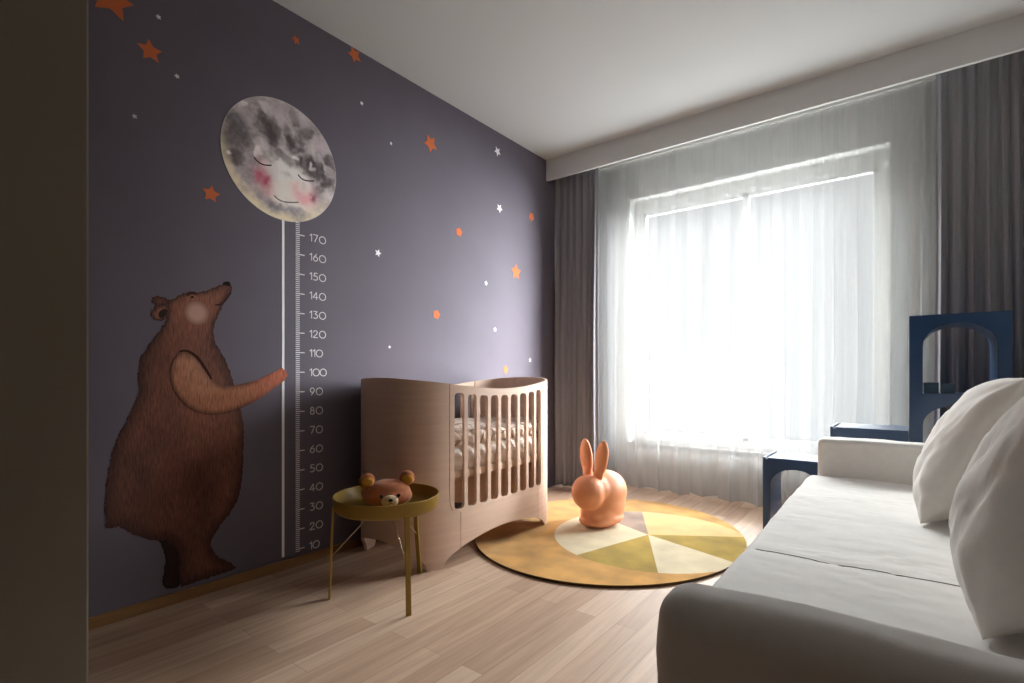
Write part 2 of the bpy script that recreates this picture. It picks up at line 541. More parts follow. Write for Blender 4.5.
# pelmet board hiding the curtain track
struct(boxes('trim_1', [(0, XR, 3.664, 3.690, 2.63, CH)], M_pelmet, bev=0.002))
struct(boxes('trim_2', [(0.02, XR - 0.02, 3.77, 3.81, CH - 0.03, CH), (0.02, XR - 0.02, 4.05, 4.09, CH - 0.03, CH)], M_frame))

wn = empty('window_1', (0, 0, 0)); wn['kind'] = 'structure'
fy0, fy1 = YW + 0.12, YW + 0.18
fr = 0.075; xm = (WX0 + WX1) / 2
boxes('window_frame', [(WX0, WX0 + fr, fy0, fy1, WZ0, WZ1), (WX1 - fr, WX1, fy0, fy1, WZ0, WZ1), (WX0 + fr, WX1 - fr, fy0, fy1, WZ0, WZ0 + 0.06), (WX0 + fr, WX1 - fr, fy0, fy1, WZ1 - 0.10, WZ1)], M_frame, wn, 0.004)
for (a, b) in ((WX0 + fr, xm), (xm, WX1 - fr)):
    s = boxes('window_sash', [(a, a + 0.022, fy0 + 0.01, fy1 - 0.01, WZ0 + .06, WZ1 - .1), (b - 0.022, b, fy0 + 0.01, fy1 - 0.01, WZ0 + .06, WZ1 - .1), (a, b, fy0 + 0.01, fy1 - 0.01, WZ0 + .06, WZ0 + .09), (a, b, fy0 + 0.01, fy1 - 0.01, WZ1 - .13, WZ1 - .1)], M_frame, wn, 0.003)
    box('pane', a + 0.01, b - 0.01, fy0 + 0.027, fy0 + 0.033, WZ0 + .07, WZ1 - .11, M_glass, s)
box('window_sill', WX0 - 0.03, WX1 + 0.03, YW - 0.02, fy0, WZ0 - 0.03, WZ0 + 0.002, mat('sill_stone', (120, 118, 116), 0.6), wn, 0.004)


# ------------------------------------------------------------------ curtains
def curtain(name, x0, x1, y, z0, z1, pleat, amp, m, parent=None, seed=0, solid=0.0, cols=None, rows=46, hem=0.0, top_amp=0.35, fold=0.25):
    rnd = random.Random(seed)
    W = x1 - x0; n = max(3, int(W / pleat))
    edges = np.cumsum([0] + [rnd.uniform(0.65, 1.35) for _ in range(n)]); edges = edges / edges[-1]
    am = [rnd.uniform(0.6, 1.15) for _ in range(n)]
    cols = cols or n * 14
    V = []; F = []
    for j in range(rows + 1):
        v = j / rows; z = z1 + (z0 - z1) * v
        for i in range(cols + 1):
            u = i / cols
            k = min(n - 1, int(np.searchsorted(edges, u, side='right') - 1)); f = (u - edges[k]) / (edges[k + 1] - edges[k])
            drift = 0.014 * math.sin(3.1 * v + 7 * u + seed) * v
            a = amp * (top_amp + (1 - top_amp) * min(1, v * 1.6)) * am[k]
            s = math.sin(PI * f)
            wv = -a * (s ** 1.5) + a * 0.45
            wv += 0.16 * amp * math.sin(2 * PI * f * 2 + k * 1.7) * (0.3 + v)
            wv += 0.010 * fbm((u * W * 3, seed, z * 0.9), 1.0) * v
            xx = x0 + W * u + fold * a * math.sin(2 * PI * f) * (0.4 + 0.6 * v) + drift
            zz = z + (hem * (0.5 + 0.5 * math.sin(k * 2.3 + seed)) + hem * 0.7 * (1 - s)) * v ** 6
            V.append((xx, y + wv, zz))
    c1 = cols + 1
    for j in range(rows):
        for i in range(cols):
            a = j * c1 + i; F.append((a, a + 1, a + c1 + 1, a + c1))
    me = mesh_from(name, V, F, False)
    o = link(name, me, m, parent, smooth=True)
    if solid:
        s = o.modifiers.new('cloth', 'SOLIDIFY'); s.thickness = solid; s.offset = 0
    return o


dl = curtain('curtain', 0.006, 0.430, 3.79, 0.012, CH - 0.03, 0.055, 0.045, M_drape, seed=3, solid=0.003, hem=0.008)
tag(dl, 'grey floor-length curtain gathered in the corner beside the starry wall', 'curtain', 'grey drapes framing the window')
dr = curtain('curtain', 2.585, 3.10, 3.93, 0.012, CH - 0.03, 0.058, 0.05, M_drape, seed=8, solid=0.003, hem=0.008)
tag(dr, 'grey floor-length curtain hanging behind the tall end of the blue shelf', 'curtain', 'grey drapes framing the window')
sh = curtain('sheer_curtain', 0.22, 2.80, 4.07, 0.006, CH - 0.03, 0.165, 0.046, M_sheer, seed=21, cols=640, hem=0.022, top_amp=0.3, fold=0.7)
tag(sh, 'white translucent sheer curtain drawn across the bright window', 'curtain')

# ------------------------------------------------------------------ wall mural: stars
def star_poly(y, z, r, rot, inner=0.45):
    return [(y + r * (1 if k % 2 == 0 else inner) * math.sin(rot + k * PI / 5), z + r * (1 if k % 2 == 0 else inner) * math.cos(rot + k * PI / 5)) for k in range(10)]


def wall_plate(name, poly, m, parent=None, x0=0.0003, x1=0.0015, d=0.05, grid=None, holes=()):
    me, P, n = plate(name, poly, holes, d, grid, lambda u, v, s: (x1 if s == 0 else x0, u, v))
    return link(name, me, m, parent)


stars = [  # px, py, radius px, rotation, inner, colour, label
    (111, -1, 21, 0.08, .5, 'o', 'largest orange star decal at the top left corner of the mural wall'),
    (150, 51, 12, -0.1, .5, 'o', 'orange star decal below the largest star near the left edge of the wall'),
    (211, 194, 9.5, 0.1, .5, 'o', 'orange star decal just left of the moon above the bear'),
    (296, 40, 5, 0.9, .5, 'o', 'small orange star decal on the wall straight above the moon'),
    (354.5, 55, 8.5, 0.75, .5, 'o', 'orange star decal touching the ceiling line right of the moon'),
    (430.5, 143.5, 10, 0.66, .5, 'o', 'largest orange star decal between the moon and the corner curtain'),
    (459, 232, 5, 0.2, .75, 'o', 'small blunt orange star decal high above the crib in the bright part of the wall'),
    (531.5, 217, 5, 0.6, .7, 'o', 'small orange star decal closest to the corner curtain'),
    (516, 272, 8.5, 0.0, .55, 'o', 'long orange star decal above the far end of the crib'),
    (436.5, 314.5, 5.2, 0.3, .78, 'o', 'blunt orange star decal above the middle of the crib'),
    (505.5, 369.5, 4.5, 0.3, .75, 'o', 'faint orange star decal just over the far rim of the crib'),
    (158.5, 17, 3.2, 0.9, .5, 'w', 'tiny white star decal right of the largest orange star'),
    (177, 76.3, 3.2, 0.9, .5, 'w', 'tiny white star decal left of the top of the moon'),
    (134.5, 116.5, 3.2, 0.9, .5, 'w', 'tiny white star decal lowest near the left edge of the wall'),
    (361.7, 103.3, 2.8, 0.2, .5, 'w', 'tiny white star decal right of the top of the moon'),
    (391, 143.5, 2.2, 0.2, .5, 'w', 'dot-like white star decal left of the largest right-hand orange star'),
    (497.5, 151.5, 5.2, 0.7, .48, 'w', 'white star decal highest near the ceiling corner'),
    (499.5, 208.3, 4.9, 0.5, .48, 'w', 'white star decal second below the ceiling corner beside the small corner orange star'),
    (378, 253, 4.3, 0.3, .48, 'w', 'white star decal alone right of the number 160 on the growth chart'),
    (486, 283.3, 3.4, 0.1, .48, 'w', 'small white star decal left of the long orange star'),
    (495, 329.5, 3.2, 0.1, .48, 'w', 'small white star decal lowest of those above the far half of the crib'),
    (389.5, 347, 2.2, 0.1, .5, 'w', 'dot-like white star decal just above the near rim of the crib'),
    (530, 360, 3.0, 0.1, .5, 'w', 'small white star decal beside the corner curtain at crib rim height'),
]
for px, py, r, rot, inn, c, lab in stars:
    y, z = wallp(px, py); zt = (wallp(px, py - r)[1] - wallp(px, py + r)[1]) / 2 * (0.8 if r < 4 else 0.95)
    o = wall_plate('star_decal', star_poly(y, z, zt, rot, inn), M_orange if c == 'o' else M_whitep)
    tag(o, lab, 'wall decal', 'orange star decals on the mural wall' if c == 'o' else 'white star decals on the mural wall')

# ------------------------------------------------------------------ wall mural: bear
A = lambda L: [wallp(140 + x / 4.556, 270 + y / 4.556) for x, y in L]
B = lambda L: [wallp(90 + x / 3.414, 400 + y / 3.414) for x, y in L]
body = A([(135, 142), (165, 126), (200, 104), (230, 98), (280, 102), (310, 92), (350, 78), (375, 62), (395, 53), (410, 60), (420, 88), (415, 105), (395, 130), (380, 152), (372, 175), (352, 213), (340, 245), (335, 280), (338, 322), (360, 360), (385, 400), (405, 440), (418, 490), (430, 540), (450, 600), (462, 640)])
body += B([(522, 60), (525, 120), (523, 200), (518, 280), (505, 340), (480, 385), (450, 420), (425, 455), (411, 490), (415, 512), (435, 535), (470, 550), (499, 568), (495, 576), (460, 588), (410, 605), (360, 622), (320, 635), (305, 636), (303, 560), (296, 500), (262, 482), (238, 480), (200, 475), (160, 465), (125, 448), (100, 430), (85, 437), (58, 438), (49, 430), (55, 408), (51, 390), (50, 350), (54, 300), (60, 250), (70, 200), (85, 150), (108, 100)])
body += [wallp(*p) for p in [(127, 420), (133, 408), (139, 392), (137.5, 377), (138.5, 368)]]
body += A([(0, 398), (20, 373), (50, 328), (75, 290), (100, 262), (112, 240), (118, 215), (122, 180)])
backleg = B([(225, 470), (245, 492), (253, 515), (256, 550), (252, 590), (246, 620), (249, 636), (264, 645), (292, 643), (310, 634), (312, 600), (310, 540), (312, 470)])
arm = A([(190, 380), (215, 380), (245, 395), (280, 440), (310, 485), (340, 518), (372, 531), (420, 527), (480, 515), (530, 503), (570, 485), (600, 470), (625, 457), (640, 444), (648, 446), (652, 456), (660, 454), (667, 462), (664, 470), (672, 474), (669, 486), (660, 490), (664, 500), (652, 507), (625, 525), (580, 560), (530, 595), (470, 625), (420, 645), (360, 660), (300, 660), (250, 645), (200, 610), (165, 570), (145, 530), (135, 480), (140, 430), (160, 395)])
ear_n = A([(132, 158), (100, 157), (70, 168), (48, 190), (55, 215), (75, 229), (105, 231), (124, 215), (134, 190)])
ear_i = A([(127, 178), (102, 178), (86, 190), (80, 208), (92, 221), (113, 213), (124, 198)])
ear_f = A([(50, 130), (62, 119), (100, 119), (125, 130), (145, 146), (130, 160), (70, 166), (54, 150)])


def seg_dist(u, v, poly):
    P = np.array(poly); Q = np.roll(P, -1, 0); d = Q - P
    t = np.clip(((u - P[:, 0]) * d[:, 0] + (v - P[:, 1]) * d[:, 1]) / ((d ** 2).sum(1) + 1e-12), 0, 1)
    return math.sqrt(((P[:, 0] + t * d[:, 0] - u) ** 2 + (P[:, 1] + t * d[:, 1] - v) ** 2).min())


def shaggy(poly, d=0.012, a=0.0035):
    r = resample(chaikin(poly, 2), d)
    return [(p[0] + random.uniform(-a, a), p[1] + random.uniform(-a, a)) for p in r]


def mixc(a, b, t):
    t = max(0, min(1, t)); return tuple(x + (y - x) * t for x, y in zip(a, b))


def painted(name, poly, fn, m, parent, x1, grid, shag=True, d=0.01):
    poly = shaggy(poly) if shag else chaikin(poly, 2)
    me, P, n = plate(name, poly, (), d, grid, lambda u, v, s: (x1 if s == 0 else 0.0003, u, v))
    paint(me, lambda co: fn(co.y, co.z, poly))
    return link(name, me, m, parent)


bear = empty('bear_mural', (0, 1.0, 0.05))
bear['label'] = 'brown bear painted on the dark wall, reaching for the moon string'; bear['category'] = 'wall decal'
bear.location = (0, 0, 0)
BR, BD, BL = lin((122, 78, 64)), lin((66, 43, 38)), lin((150, 98, 80))


def body_col(u, v, poly):
    d = seg_dist(u, v, poly)
    c = mixc(BD, BR, d / 0.05)
    n = fbm((u * 5, v * 3.0, 1.0), 1.0)
    c = mixc(c, BD, 0.35 + 0.5 * n if n > -0.4 else 0.1)
    q = math.exp(-(((u - 0.93) / 0.16) ** 2 + ((v - 1.28) / 0.16) ** 2))   # warmer face
    c = mixc(c, BL, q * 0.8 * min(1, d / 0.02))
    q = math.exp(-(((u - 0.98) / 0.14) ** 2 + ((v - 0.75) / 0.14) ** 2))   # belly fur under the arm
    c = mixc(c, BL, q * 0.45)
    return (*c[:3], 1)


painted('rear_leg', backleg, lambda u, v, p: (*mixc(lin((36, 27, 26)), lin((54, 38, 34)), seg_dist(u, v, p) / .03)[:3], 1), M_bear, bear, 0.0008, 0.02)
painted('far_ear', ear_f, lambda u, v, p: (*mixc(BD, BR, seg_dist(u, v, p) / .03)[:3], 1), M_bear, bear, 0.0008, 0.015)
painted('torso', body, body_col, M_bear, bear, 0.0014, 0.013)
painted('near_ear', ear_n, lambda u, v, p: (*mixc(BD, BL, seg_dist(u, v, p) / .02)[:3], 1), M_bear, bear, 0.0020, 0.012)
painted('ear_hollow', ear_i, lambda u, v, p: (*lin((50, 36, 34))[:3], 1), M_bear, bear, 0.0024, 0.012, False)


def arm_col(u, v, poly):
    d = seg_dist(u, v, poly)
    c = mixc(lin((64, 42, 36)), lin((160, 104, 78)), 0.15 + d / 0.026 * (1 + 1.2 * max(0, min(1, (u - 1.2) / 0.08))))
    top = max(0, min(1, (v - 0.86) / 0.14)) * max(0, 1 - abs(u - 0.98) / 0.16)
    c = mixc(c, lin((176, 130, 108)), 0.6 * top)
    paw = max(0, min(1, (u - 1.14) / 0.15))
    c = mixc(c, lin((176, 100, 78)), 0.85 * paw)
    return (*c[:3], 1)


painted('front_leg', arm, arm_col, M_bear, bear, 0.0036, 0.011, False)
# face details
cy, cz = wallp(140 + 258 / 4.556, 270 + 195 / 4.556)


def cheek_fn(u, v, p):
    r = math.hypot((u - cy) / 0.052, (v - cz) / 0.055)
    return (*mixc(lin((186, 146, 134)), lin((132, 90, 76)), max(0, (r - .5) / .5))[:3], 1)


me, P, n = plate('cheek', [(cy + 0.052 * math.sin(t), cz + 0.055 * math.cos(t)) for t in np.linspace(0, 2 * PI, 40, endpoint=False)], (), 0.01, 0.008, lambda u, v, s: (0.0021 if s == 0 else 0.0003, u, v))
paint(me, lambda co: cheek_fn(co.y, co.z, None)); link('cheek', me, M_moon, bear)
wall_plate('nose', chaikin(A([(373, 66), (382, 54), (400, 51), (411, 58), (411, 71), (400, 74), (386, 69)]), 2), M_dark, bear, 0.0005, 0.0024)
wall_plate('eye', [(p[0], p[1]) for p in chaikin(A([(228, 124), (237, 117), (246, 123), (238, 131)]), 2)], M_dark, bear, 0.0005, 0.0024)


def ribbon(pts, wd):
    """outline of a thin stroke along pts (2-d)."""
    P = np.array(pts, float); T = np.gradient(P, axis=0); T /= np.linalg.norm(T, axis=1)[:, None] + 1e-9
    N = np.c_[-T[:, 1], T[:, 0]]
    k = np.ones(len(P)); k[0] = k[-1] = 0.35
    return [tuple(p) for p in P + N * wd / 2 * k[:, None]] + [tuple(p) for p in (P - N * wd / 2 * k[:, None])[::-1]]


for nm, pts, wd in (('mouth', [(413, 104), (398, 126), (384, 146), (366, 157), (342, 160)], .006), ('brow', [(212, 116), (228, 106), (246, 105), (256, 112)], .008), ('shoulder_line', [(180, 372), (205, 366), (235, 376), (270, 405), (302, 455), (325, 498)], .009)):
    wall_plate(nm, ribbon(chaikin(A(pts), 2, False), wd), M_ink, bear, 0.0005, 0.0040 if nm == 'shoulder_line' else 0.0026)

# ------------------------------------------------------------------ wall mural: moon, string, growth chart
MY, MZ, MR = 1.332, 2.037, 0.2965
Zc = lambda x, y: ((wallp(210 + x / 4.88, 90 + y / 4.88)[0] - MY) / MR, (wallp(210 + x / 4.88, 90 + y / 4.88)[1] - MZ) / MR)
GR = lin((176, 166, 168)); DK = lin((86, 77, 80)); LT = lin((240, 231, 232))
spots = []
for x, y, sx, sy, col, st in [
    (280, 165, .20, .26, DK, .95), (298, 255, .10, .12, DK, .8), (415, 262, .17, .17, DK, 1.0), (462, 222, .15, .13, DK, .7), (380, 205, .10, .13, DK, .6),
    (475, 372, .19, .20, DK, 1.15), (528, 398, .13, .16, DK, 1.1), (562, 455, .12, .13, DK, 1.0), (582, 352, .12, .14, DK, .9), (95, 225, .18, .30, DK, .7), (105, 320, .18, .2, DK, .75),
    (130, 165, .16, .2, lin((104, 102, 108)), .8), (350, 325, .17, .12, DK, .55), (190, 230, .16, .12, DK, .45), (170, 140, .1, .1, GR, .5), (420, 135, .10, .14, DK, .6), (330, 90, .3, .08, GR, .5), (540, 490, .1, .1, DK, .6),
    (165, 68, .06, .06, LT, .9), (235, 300, .07, .08, LT, .9), (245, 265, .16, .1, LT, .5), (270, 82, .14, .10, LT, .6), (345, 140, .10, .2, lin((200, 188, 196)), .8), (540, 270, .16, .2, lin((200, 184, 192)), .8), (465, 160, .12, .12, lin((192, 180, 188)), .7),
    (365, 430, .46, .30, lin((236, 228, 226)), 1.35), (390, 510, .50, .26, lin((236, 226, 218)), 1.25), (300, 400, .12, .2, lin((218, 212, 212)), .7), (420, 330, .04, .04, LT, .9), (490, 385, .03, .07, LT, .6), (85, 310, .03, .03, LT, 1)]:
    u, v = Zc(x, y); spots.append((u, v, sx * 1.1, sy, col, st))


def moon_col(co):
    u = (co.y - MY) / MR; v = (co.z - MZ) / MR
    n1 = fbm((u * 2.6, v * 2.6, 3.3), 1.0, 5); n2 = fbm((u * 7, v * 7, 9.1), 1.0, 4)
    c = mixc(GR, LT if n1 > 0 else DK, abs(n1) * 0.7); n3 = fbm((u * 16, v * 16, 2.2), 1.0, 3); c = mixc(c, LT if n3 > 0 else DK, abs(n3) * 0.3)
    uu = u + 0.10 * n1 + 0.035 * n2; vv = v + 0.10 * fbm((u * 3, v * 3, 17.0), 1.0, 4)
    for (a, b, sx, sy, col, st) in spots:
        r2 = ((uu - a) / sx) ** 2 + ((vv - b) / sy) ** 2
        k = st / (1 + math.exp(min(60, (r2 - 0.8) * 8.0)))
        c = mixc(c, col, k * (0.85 + 0.5 * n2))
    # warm yellow rim along the lower left edge of the artwork
    r = math.hypot(u, v); a = math.atan2(v, u)
    lo = max(0, math.cos(a + 1.95)) ** 0.7
    c = mixc(c, lin((240, 224, 190)), lo * max(0, min(1, (r - 0.80 + 0.12 * n1) / 0.16)) * 0.9)
    for x, y, sx, sy, col, st in ((238, 405, .11, .20, lin((196, 108, 126)), 1.0), (268, 448, .13, .20, lin((184, 90, 112)), 1.0), (462, 512, .20, .17, lin((240, 178, 182)), 1.0), (505, 512, .07, .13, lin((160, 92, 108)), .9)):
        a_, b_ = Zc(x, y); r2 = ((uu - a_) / sx) ** 2 + ((vv - b_) / sy) ** 2
        c = mixc(c, col, st * math.exp(-r2 * 1.1) * (0.95 + 0.7 * n2))
    if r > 0.988: c = mixc(c, lin((200, 196, 194)), 0.45)
    return (*(min(0.93, q * 1.15) for q in c[:3]), 1)


moon = empty('moon_mural')
tag(moon, 'round grey moon with a sleeping face and pink cheeks held up as a balloon', 'wall decal')
mp_poly = [(MY + MR * math.sin(t), MZ + MR * math.cos(t)) for t in np.linspace(0, 2 * PI, 150, endpoint=False)]
me, P, n = plate('disc', mp_poly, (), 0.02, 0.0062, lambda u, v, s: (0.0022 if s == 0 else 0.0003, u, v))
paint(me, moon_col); link('disc', me, M_moon, moon)
for nm, pts in (('eye', [(214, 328), (226, 345), (245, 360), (268, 368), (300, 368)]), ('eye', [(428, 412), (440, 430), (460, 441), (482, 445), (508, 444)]), ('mouth', [(310, 514), (330, 534), (356, 546), (390, 550), (432, 548)])):
    q = [wallp(210 + x / 4.88, 90 + y / 4.88) for x, y in pts]
    wall_plate(nm, ribbon(chaikin(q, 2, False), 0.006), M_dark if nm == 'eye' else mat('grey_ink', (120, 112, 112), .8), moon, 0.0018, 0.0030)

y0 = wallp(281.8, 300)[0]; y1 = wallp(284.2, 300)[0]
st = box('balloon_string', 0.0003, 0.0020, y0, y1, 0.062, MZ - math.sqrt(MR ** 2 - ((y0 + y1) / 2 - MY) ** 2) + 0.002, M_whitep)
tag(st, 'straight white string line running from the moon down to the baseboard', 'wall decal')

chart = empty('growth_chart', (0, 0, 0))
tag(chart, 'white height measuring scale numbered 10 to 170 right of the moon string', 'growth chart')
zt = lambda n: 0.0810 + 0.010036 * (n - 10)
tk = []
for nn in range(9, 177):
    big = nn % 10 == 0
    tk.append((0.0003, 0.0013, 1.3965, 1.4450 if big else 1.4185, zt(nn) - (0.0026 if big else 0.0021), zt(nn) + (0.0026 if big else 0.0021)))
boxes('scale_marks', tk, M_grey_print, chart)
circ = lambda cx, cy, rx, ry=None, n=20: [(cx + rx * math.sin(2 * PI * k / n), cy + (ry or rx) * math.cos(2 * PI * k / n)) for k in range(n + 1)]
DIG = {'1': (.5, [[(.02, .78), (.3, 1.0), (.3, 0)]]),
       '2': (1.0, [[(.1, .74), (.18, .92), (.38, 1), (.6, .93), (.68, .74), (.58, .52), (.05, 0), (.76, 0)]]),
       '3': (1.0, [[(.1, 1), (.66, 1), (.34, .6), (.56, .56), (.71, .42), (.71, .22), (.56, .05), (.34, 0), (.1, .08)]]),
       '4': (1.0, [[(.56, 0), (.56, 1), (.02, .28), (.78, .28)]]),
       '5': (1.0, [[(.68, 1), (.24, 1), (.16, .56), (.38, .62), (.58, .56), (.70, .42), (.70, .22), (.56, .05), (.34, 0), (.1, .08)]]),
       '6': (1.0, [[(.58, 1), (.3, .72), (.1, .42)], circ(.4, .31, .31)]),
       '7': (1.0, [[(.06, 1), (.74, 1), (.28, 0)]]),
       '8': (1.0, [circ(.4, .76, .23), circ(.4, .28, .28)]),
       '9': (1.0, [circ(.4, .69, .31), [(.71, .62), (.5, .28), (.24, 0)]]),
       '0': (1.12, [circ(.5, .48, .5, .5, 26)])}
DH = 0.037
for nn in range(10, 180, 10):
    V = []; F = []; yy = 1.4735
    for ch in str(nn):
        adv, strokes = DIG[ch]
        for sk in strokes:
            for (a, b) in zip(sk[:-1], sk[1:]):
                a = np.array(a); b = np.array(b); t = (b - a) / np.hypot(*(b - a)); nrm = np.array([-t[1], t[0]]) * 0.058; ex = t * 0.03
                s = len(V)
                for q in (a - ex + nrm, a - ex - nrm, b + ex - nrm, b + ex + nrm):
                    V.append((0.0014 + 0.00003 * (s // 4 % 29), yy + q[0] * DH, zt(nn) - DH / 2 + q[1] * DH))
                F.append((s, s + 1, s + 2, s + 3))
        yy += adv * DH
    k = len(V); V += [(0.0003, y, z) for _, y, z in V]
    F += [tuple(i + k for i in f[::-1]) for f in F]
    F += [(f[i], f[(i + 1) % 4], f[(i + 1) % 4] + k, f[i] + k) for f in F[:k // 4] for i in range(4)]
    link('number', mesh_from('number', V, F, False), M_grey_print, chart)

# ------------------------------------------------------------------ rug
rug = None
RC = np.array([0.997, 2.867]); RA, RB = 0.773, 0.862
outer = [(RC[0] + RA * math.cos(t), RC[1] + RB * math.sin(t)) for t in np.linspace(0, 2 * PI, 160, endpoint=False)]
IC = np.array([1.255, 2.908]); IR = 0.565; RCC = np.array([1.227, 2.941])
RT = 0.014
spk = [33.1, 117.6, 156.6, 254.5, 297.4, 342.4]


def rug_class(u, v):
    if u is None: return 5
    if math.hypot(u - IC[0], v - IC[1]) > IR: return 0
    a = math.degrees(math.atan2(v - RCC[1], u - RCC[0])) % 360
    if a < spk[0] or a >= spk[5]: return 1
    if a < spk[1]: return 3
    if a < spk[2]: return 4
    if a < spk[3]: return 2
    if a < spk[4]: return 1
    return 2


def clipin(p, q):
    # end of spoke p->q clipped to the rug outline and the inner circle
    for t in np.linspace(1, 0, 400):
        r = p + (q - p) * t
        if ((r[0] - RC[0]) / RA) ** 2 + ((r[1] - RC[1]) / RB) ** 2 < 0.995 and np.hypot(*(r - IC)) <= IR: return r
rl = [[tuple(RCC), tuple(clipin(RCC, RCC + 0.9 * np.array([math.cos(math.radians(a)), math.sin(math.radians(a))])))] for a in spk]
arc = []
for t in np.linspace(0, 2 * PI, 240):
    p = IC + IR * np.array([math.cos(t), math.sin(t)])
    if ((p[0] - RC[0]) / RA) ** 2 + ((p[1] - RC[1]) / RB) ** 2 < 0.99: arc.append((t, tuple(p)))
# split the arc where it leaves the rug
br_i = max(range(len(arc) - 1), key=lambda i: arc[i + 1][0] - arc[i][0])
arc = [p for _, p in (arc[br_i + 1:] + arc[1:br_i + 1])] if arc[br_i + 1][0] - arc[br_i][0] > 0.06 else [p for _, p in arc]
me, P, n = plate('rug', outer, (), 0.02, 0.05, lambda u, v, s: (u, v, RT if s == 0 else 0.0008), lines=rl + [arc], classify=rug_class)
rug = link('rug', me, [M_rug[k] for k in ('gold', 'olive', 'cream', 'butter', 'mauve', 'edge')])
bevel(rug, 0.004)
tag(rug, 'round gold and cream rug with pie-shaped colour segments on the wood floor', 'rug')

# ------------------------------------------------------------------ crib
CX0, CY0, CA, CB, CK = 0.335, 2.28, 0.625, 0.32, 3.5
th = np.linspace(0, 2 * PI, 2881)
cxs = CX0 + CB * np.sign(np.cos(th)) * np.abs(np.cos(th)) ** (2 / CK)
cys = CY0 + CA * np.sign(np.sin(th)) * np.abs(np.sin(th)) ** (2 / CK)
cs = np.concatenate([[0], np.cumsum(np.hypot(np.diff(cxs), np.diff(cys)))]); LT_ = cs[-1]
CT = 0.018


def crib_pt(s, z, inset=0.0):
    s = s % LT_
    x = np.interp(s, cs, cxs); y = np.interp(s, cs, cys)
    x2, y2 = np.interp((s + .004) % LT_, cs, cxs), np.interp((s + .004) % LT_, cs, cys)
    x1, y1 = np.interp((s - .004) % LT_, cs, cxs), np.interp((s - .004) % LT_, cs, cys)
    t = np.array([x2 - x1, y2 - y1]); t /= np.hypot(*t)
    return (x - t[1] * inset, y + t[0] * inset, z)


def s_at(side, y):
    """arc length where the front (+1) or rear (-1) side passes y."""
    m = (cxs - CX0) * side > 0
    i = np.where(m)[0]; j = i[np.argmin(abs(cys[i] - y))]
    return cs[j] if not (side > 0 and j > 2000) else cs[j] - LT_


# front side is traversed around s=0 (y rising); the far end follows, then the rear side, then the near end
sf0, sf1 = s_at(1, 1.865), s_at(1, 2 * CY0 - 1.865)
sr1, sr0 = s_at(-1, 2 * CY0 - 1.865), s_at(-1, 1.865)
half = LT_ / 4


def ztop(s):
    a = 2 * PI * (s % LT_) / LT_
    return 0.925 - 0.031 * math.cos(2 * a)


def foot_pieces():
    # arc positions of the four feet
    return [s_at(1, 1.79), s_at(1, 2 * CY0 - 1.79), s_at(-1, 2 * CY0 - 1.79), s_at(-1, 1.79)]


feet = foot_pieces(); FW = 0.048


def floor_under(s):
    x, y, _ = crib_pt(s, 0)
    return RT + 0.0006 if ((x - RC[0]) / (RA + .03)) ** 2 + ((y - RC[1]) / (RB + .03)) ** 2 < 1 else 0.0


def zbot(s):
    f = np.array(feet)
    for k in range(4):
        d = (s - f[k] + LT_ / 2) % LT_ - LT_ / 2
        if abs(d) <= FW: return floor_under(f[k])
    # between which feet?
    order = sorted([x % LT_ for x in f]); ss = s % LT_
    nxt = [x for x in order if x > ss]; prv = [x for x in order if x <= ss]
    a = prv[-1] if prv else order[-1] - LT_; b = nxt[0] if nxt else order[0] + LT_
    a += FW; b -= FW; u = 2 * (ss - a) / (b - a) - 1
    return 0.016 + 0.114 * max(0, 1 - u * u) ** 0.6


def slots(s0, s1):
    hs = []; n = 9; pit = (s1 - s0 - 0.035) / n
    for k in range(n):
        a = s0 + 0.0175 + k * pit + 0.012; b = s0 + 0.0175 + (k + 1) * pit - 0.012; r = 0.022
        zb = 0.283; q = []
        for cx_, sg in ((b - r, 1), (a + r, -1)):
            for t in np.linspace(0, PI / 2, 5) if sg > 0 else np.linspace(PI / 2, 0, 5):
                ss = cx_ + sg * r * math.cos(t)
                q.append((ss, min(ztop(a), ztop(b)) - 0.036 - r + r * math.sin(t)))
        for cx_, sg in ((a + r, -1), (b - r, 1)):
            for t in np.linspace(0, PI / 2, 5) if sg < 0 else np.linspace(PI / 2, 0, 5):
                q.append((cx_ + sg * r * math.cos(t), zb + r - r * math.sin(t)))
        hs.append(q)
    return hs


def crib_panel(name, s0, s1, holes, parent, lo0, lo1, d=0.02):
    """panel between two seams; lo0/lo1: list of (ds, z) seam points from top to bottom at each side."""
    top = [(s, ztop(s)) for s in np.linspace(s0, s1, int((s1 - s0) / 0.02) + 2)]
    bs0 = s0 + lo0[-1][0]; bs1 = s1 + lo1[-1][0]
    cand = set(np.linspace(bs0, bs1, int((bs1 - bs0) / 0.012) + 2))
    for f in feet:
        for k in (-1, 0, 1):
            for e_ in (-FW - 1e-4, -FW, FW, FW + 1e-4):
                x = f + e_ + k * LT_
                if bs0 < x < bs1: cand.add(x)
    bot = [(s, zbot(s)) for s in sorted(cand)][::-1]
    right = [(s1 + ds, z) for ds, z in lo1]; left = [(s0 + ds, z) for ds, z in lo0][::-1]
    poly = top + right + bot + left
    me, P, n = plate(name, poly, holes, d, 0.035, lambda u, v, s: crib_pt(u, v, CT * s))
    return auto_smooth(link(name, me, M_crib, parent), 40)


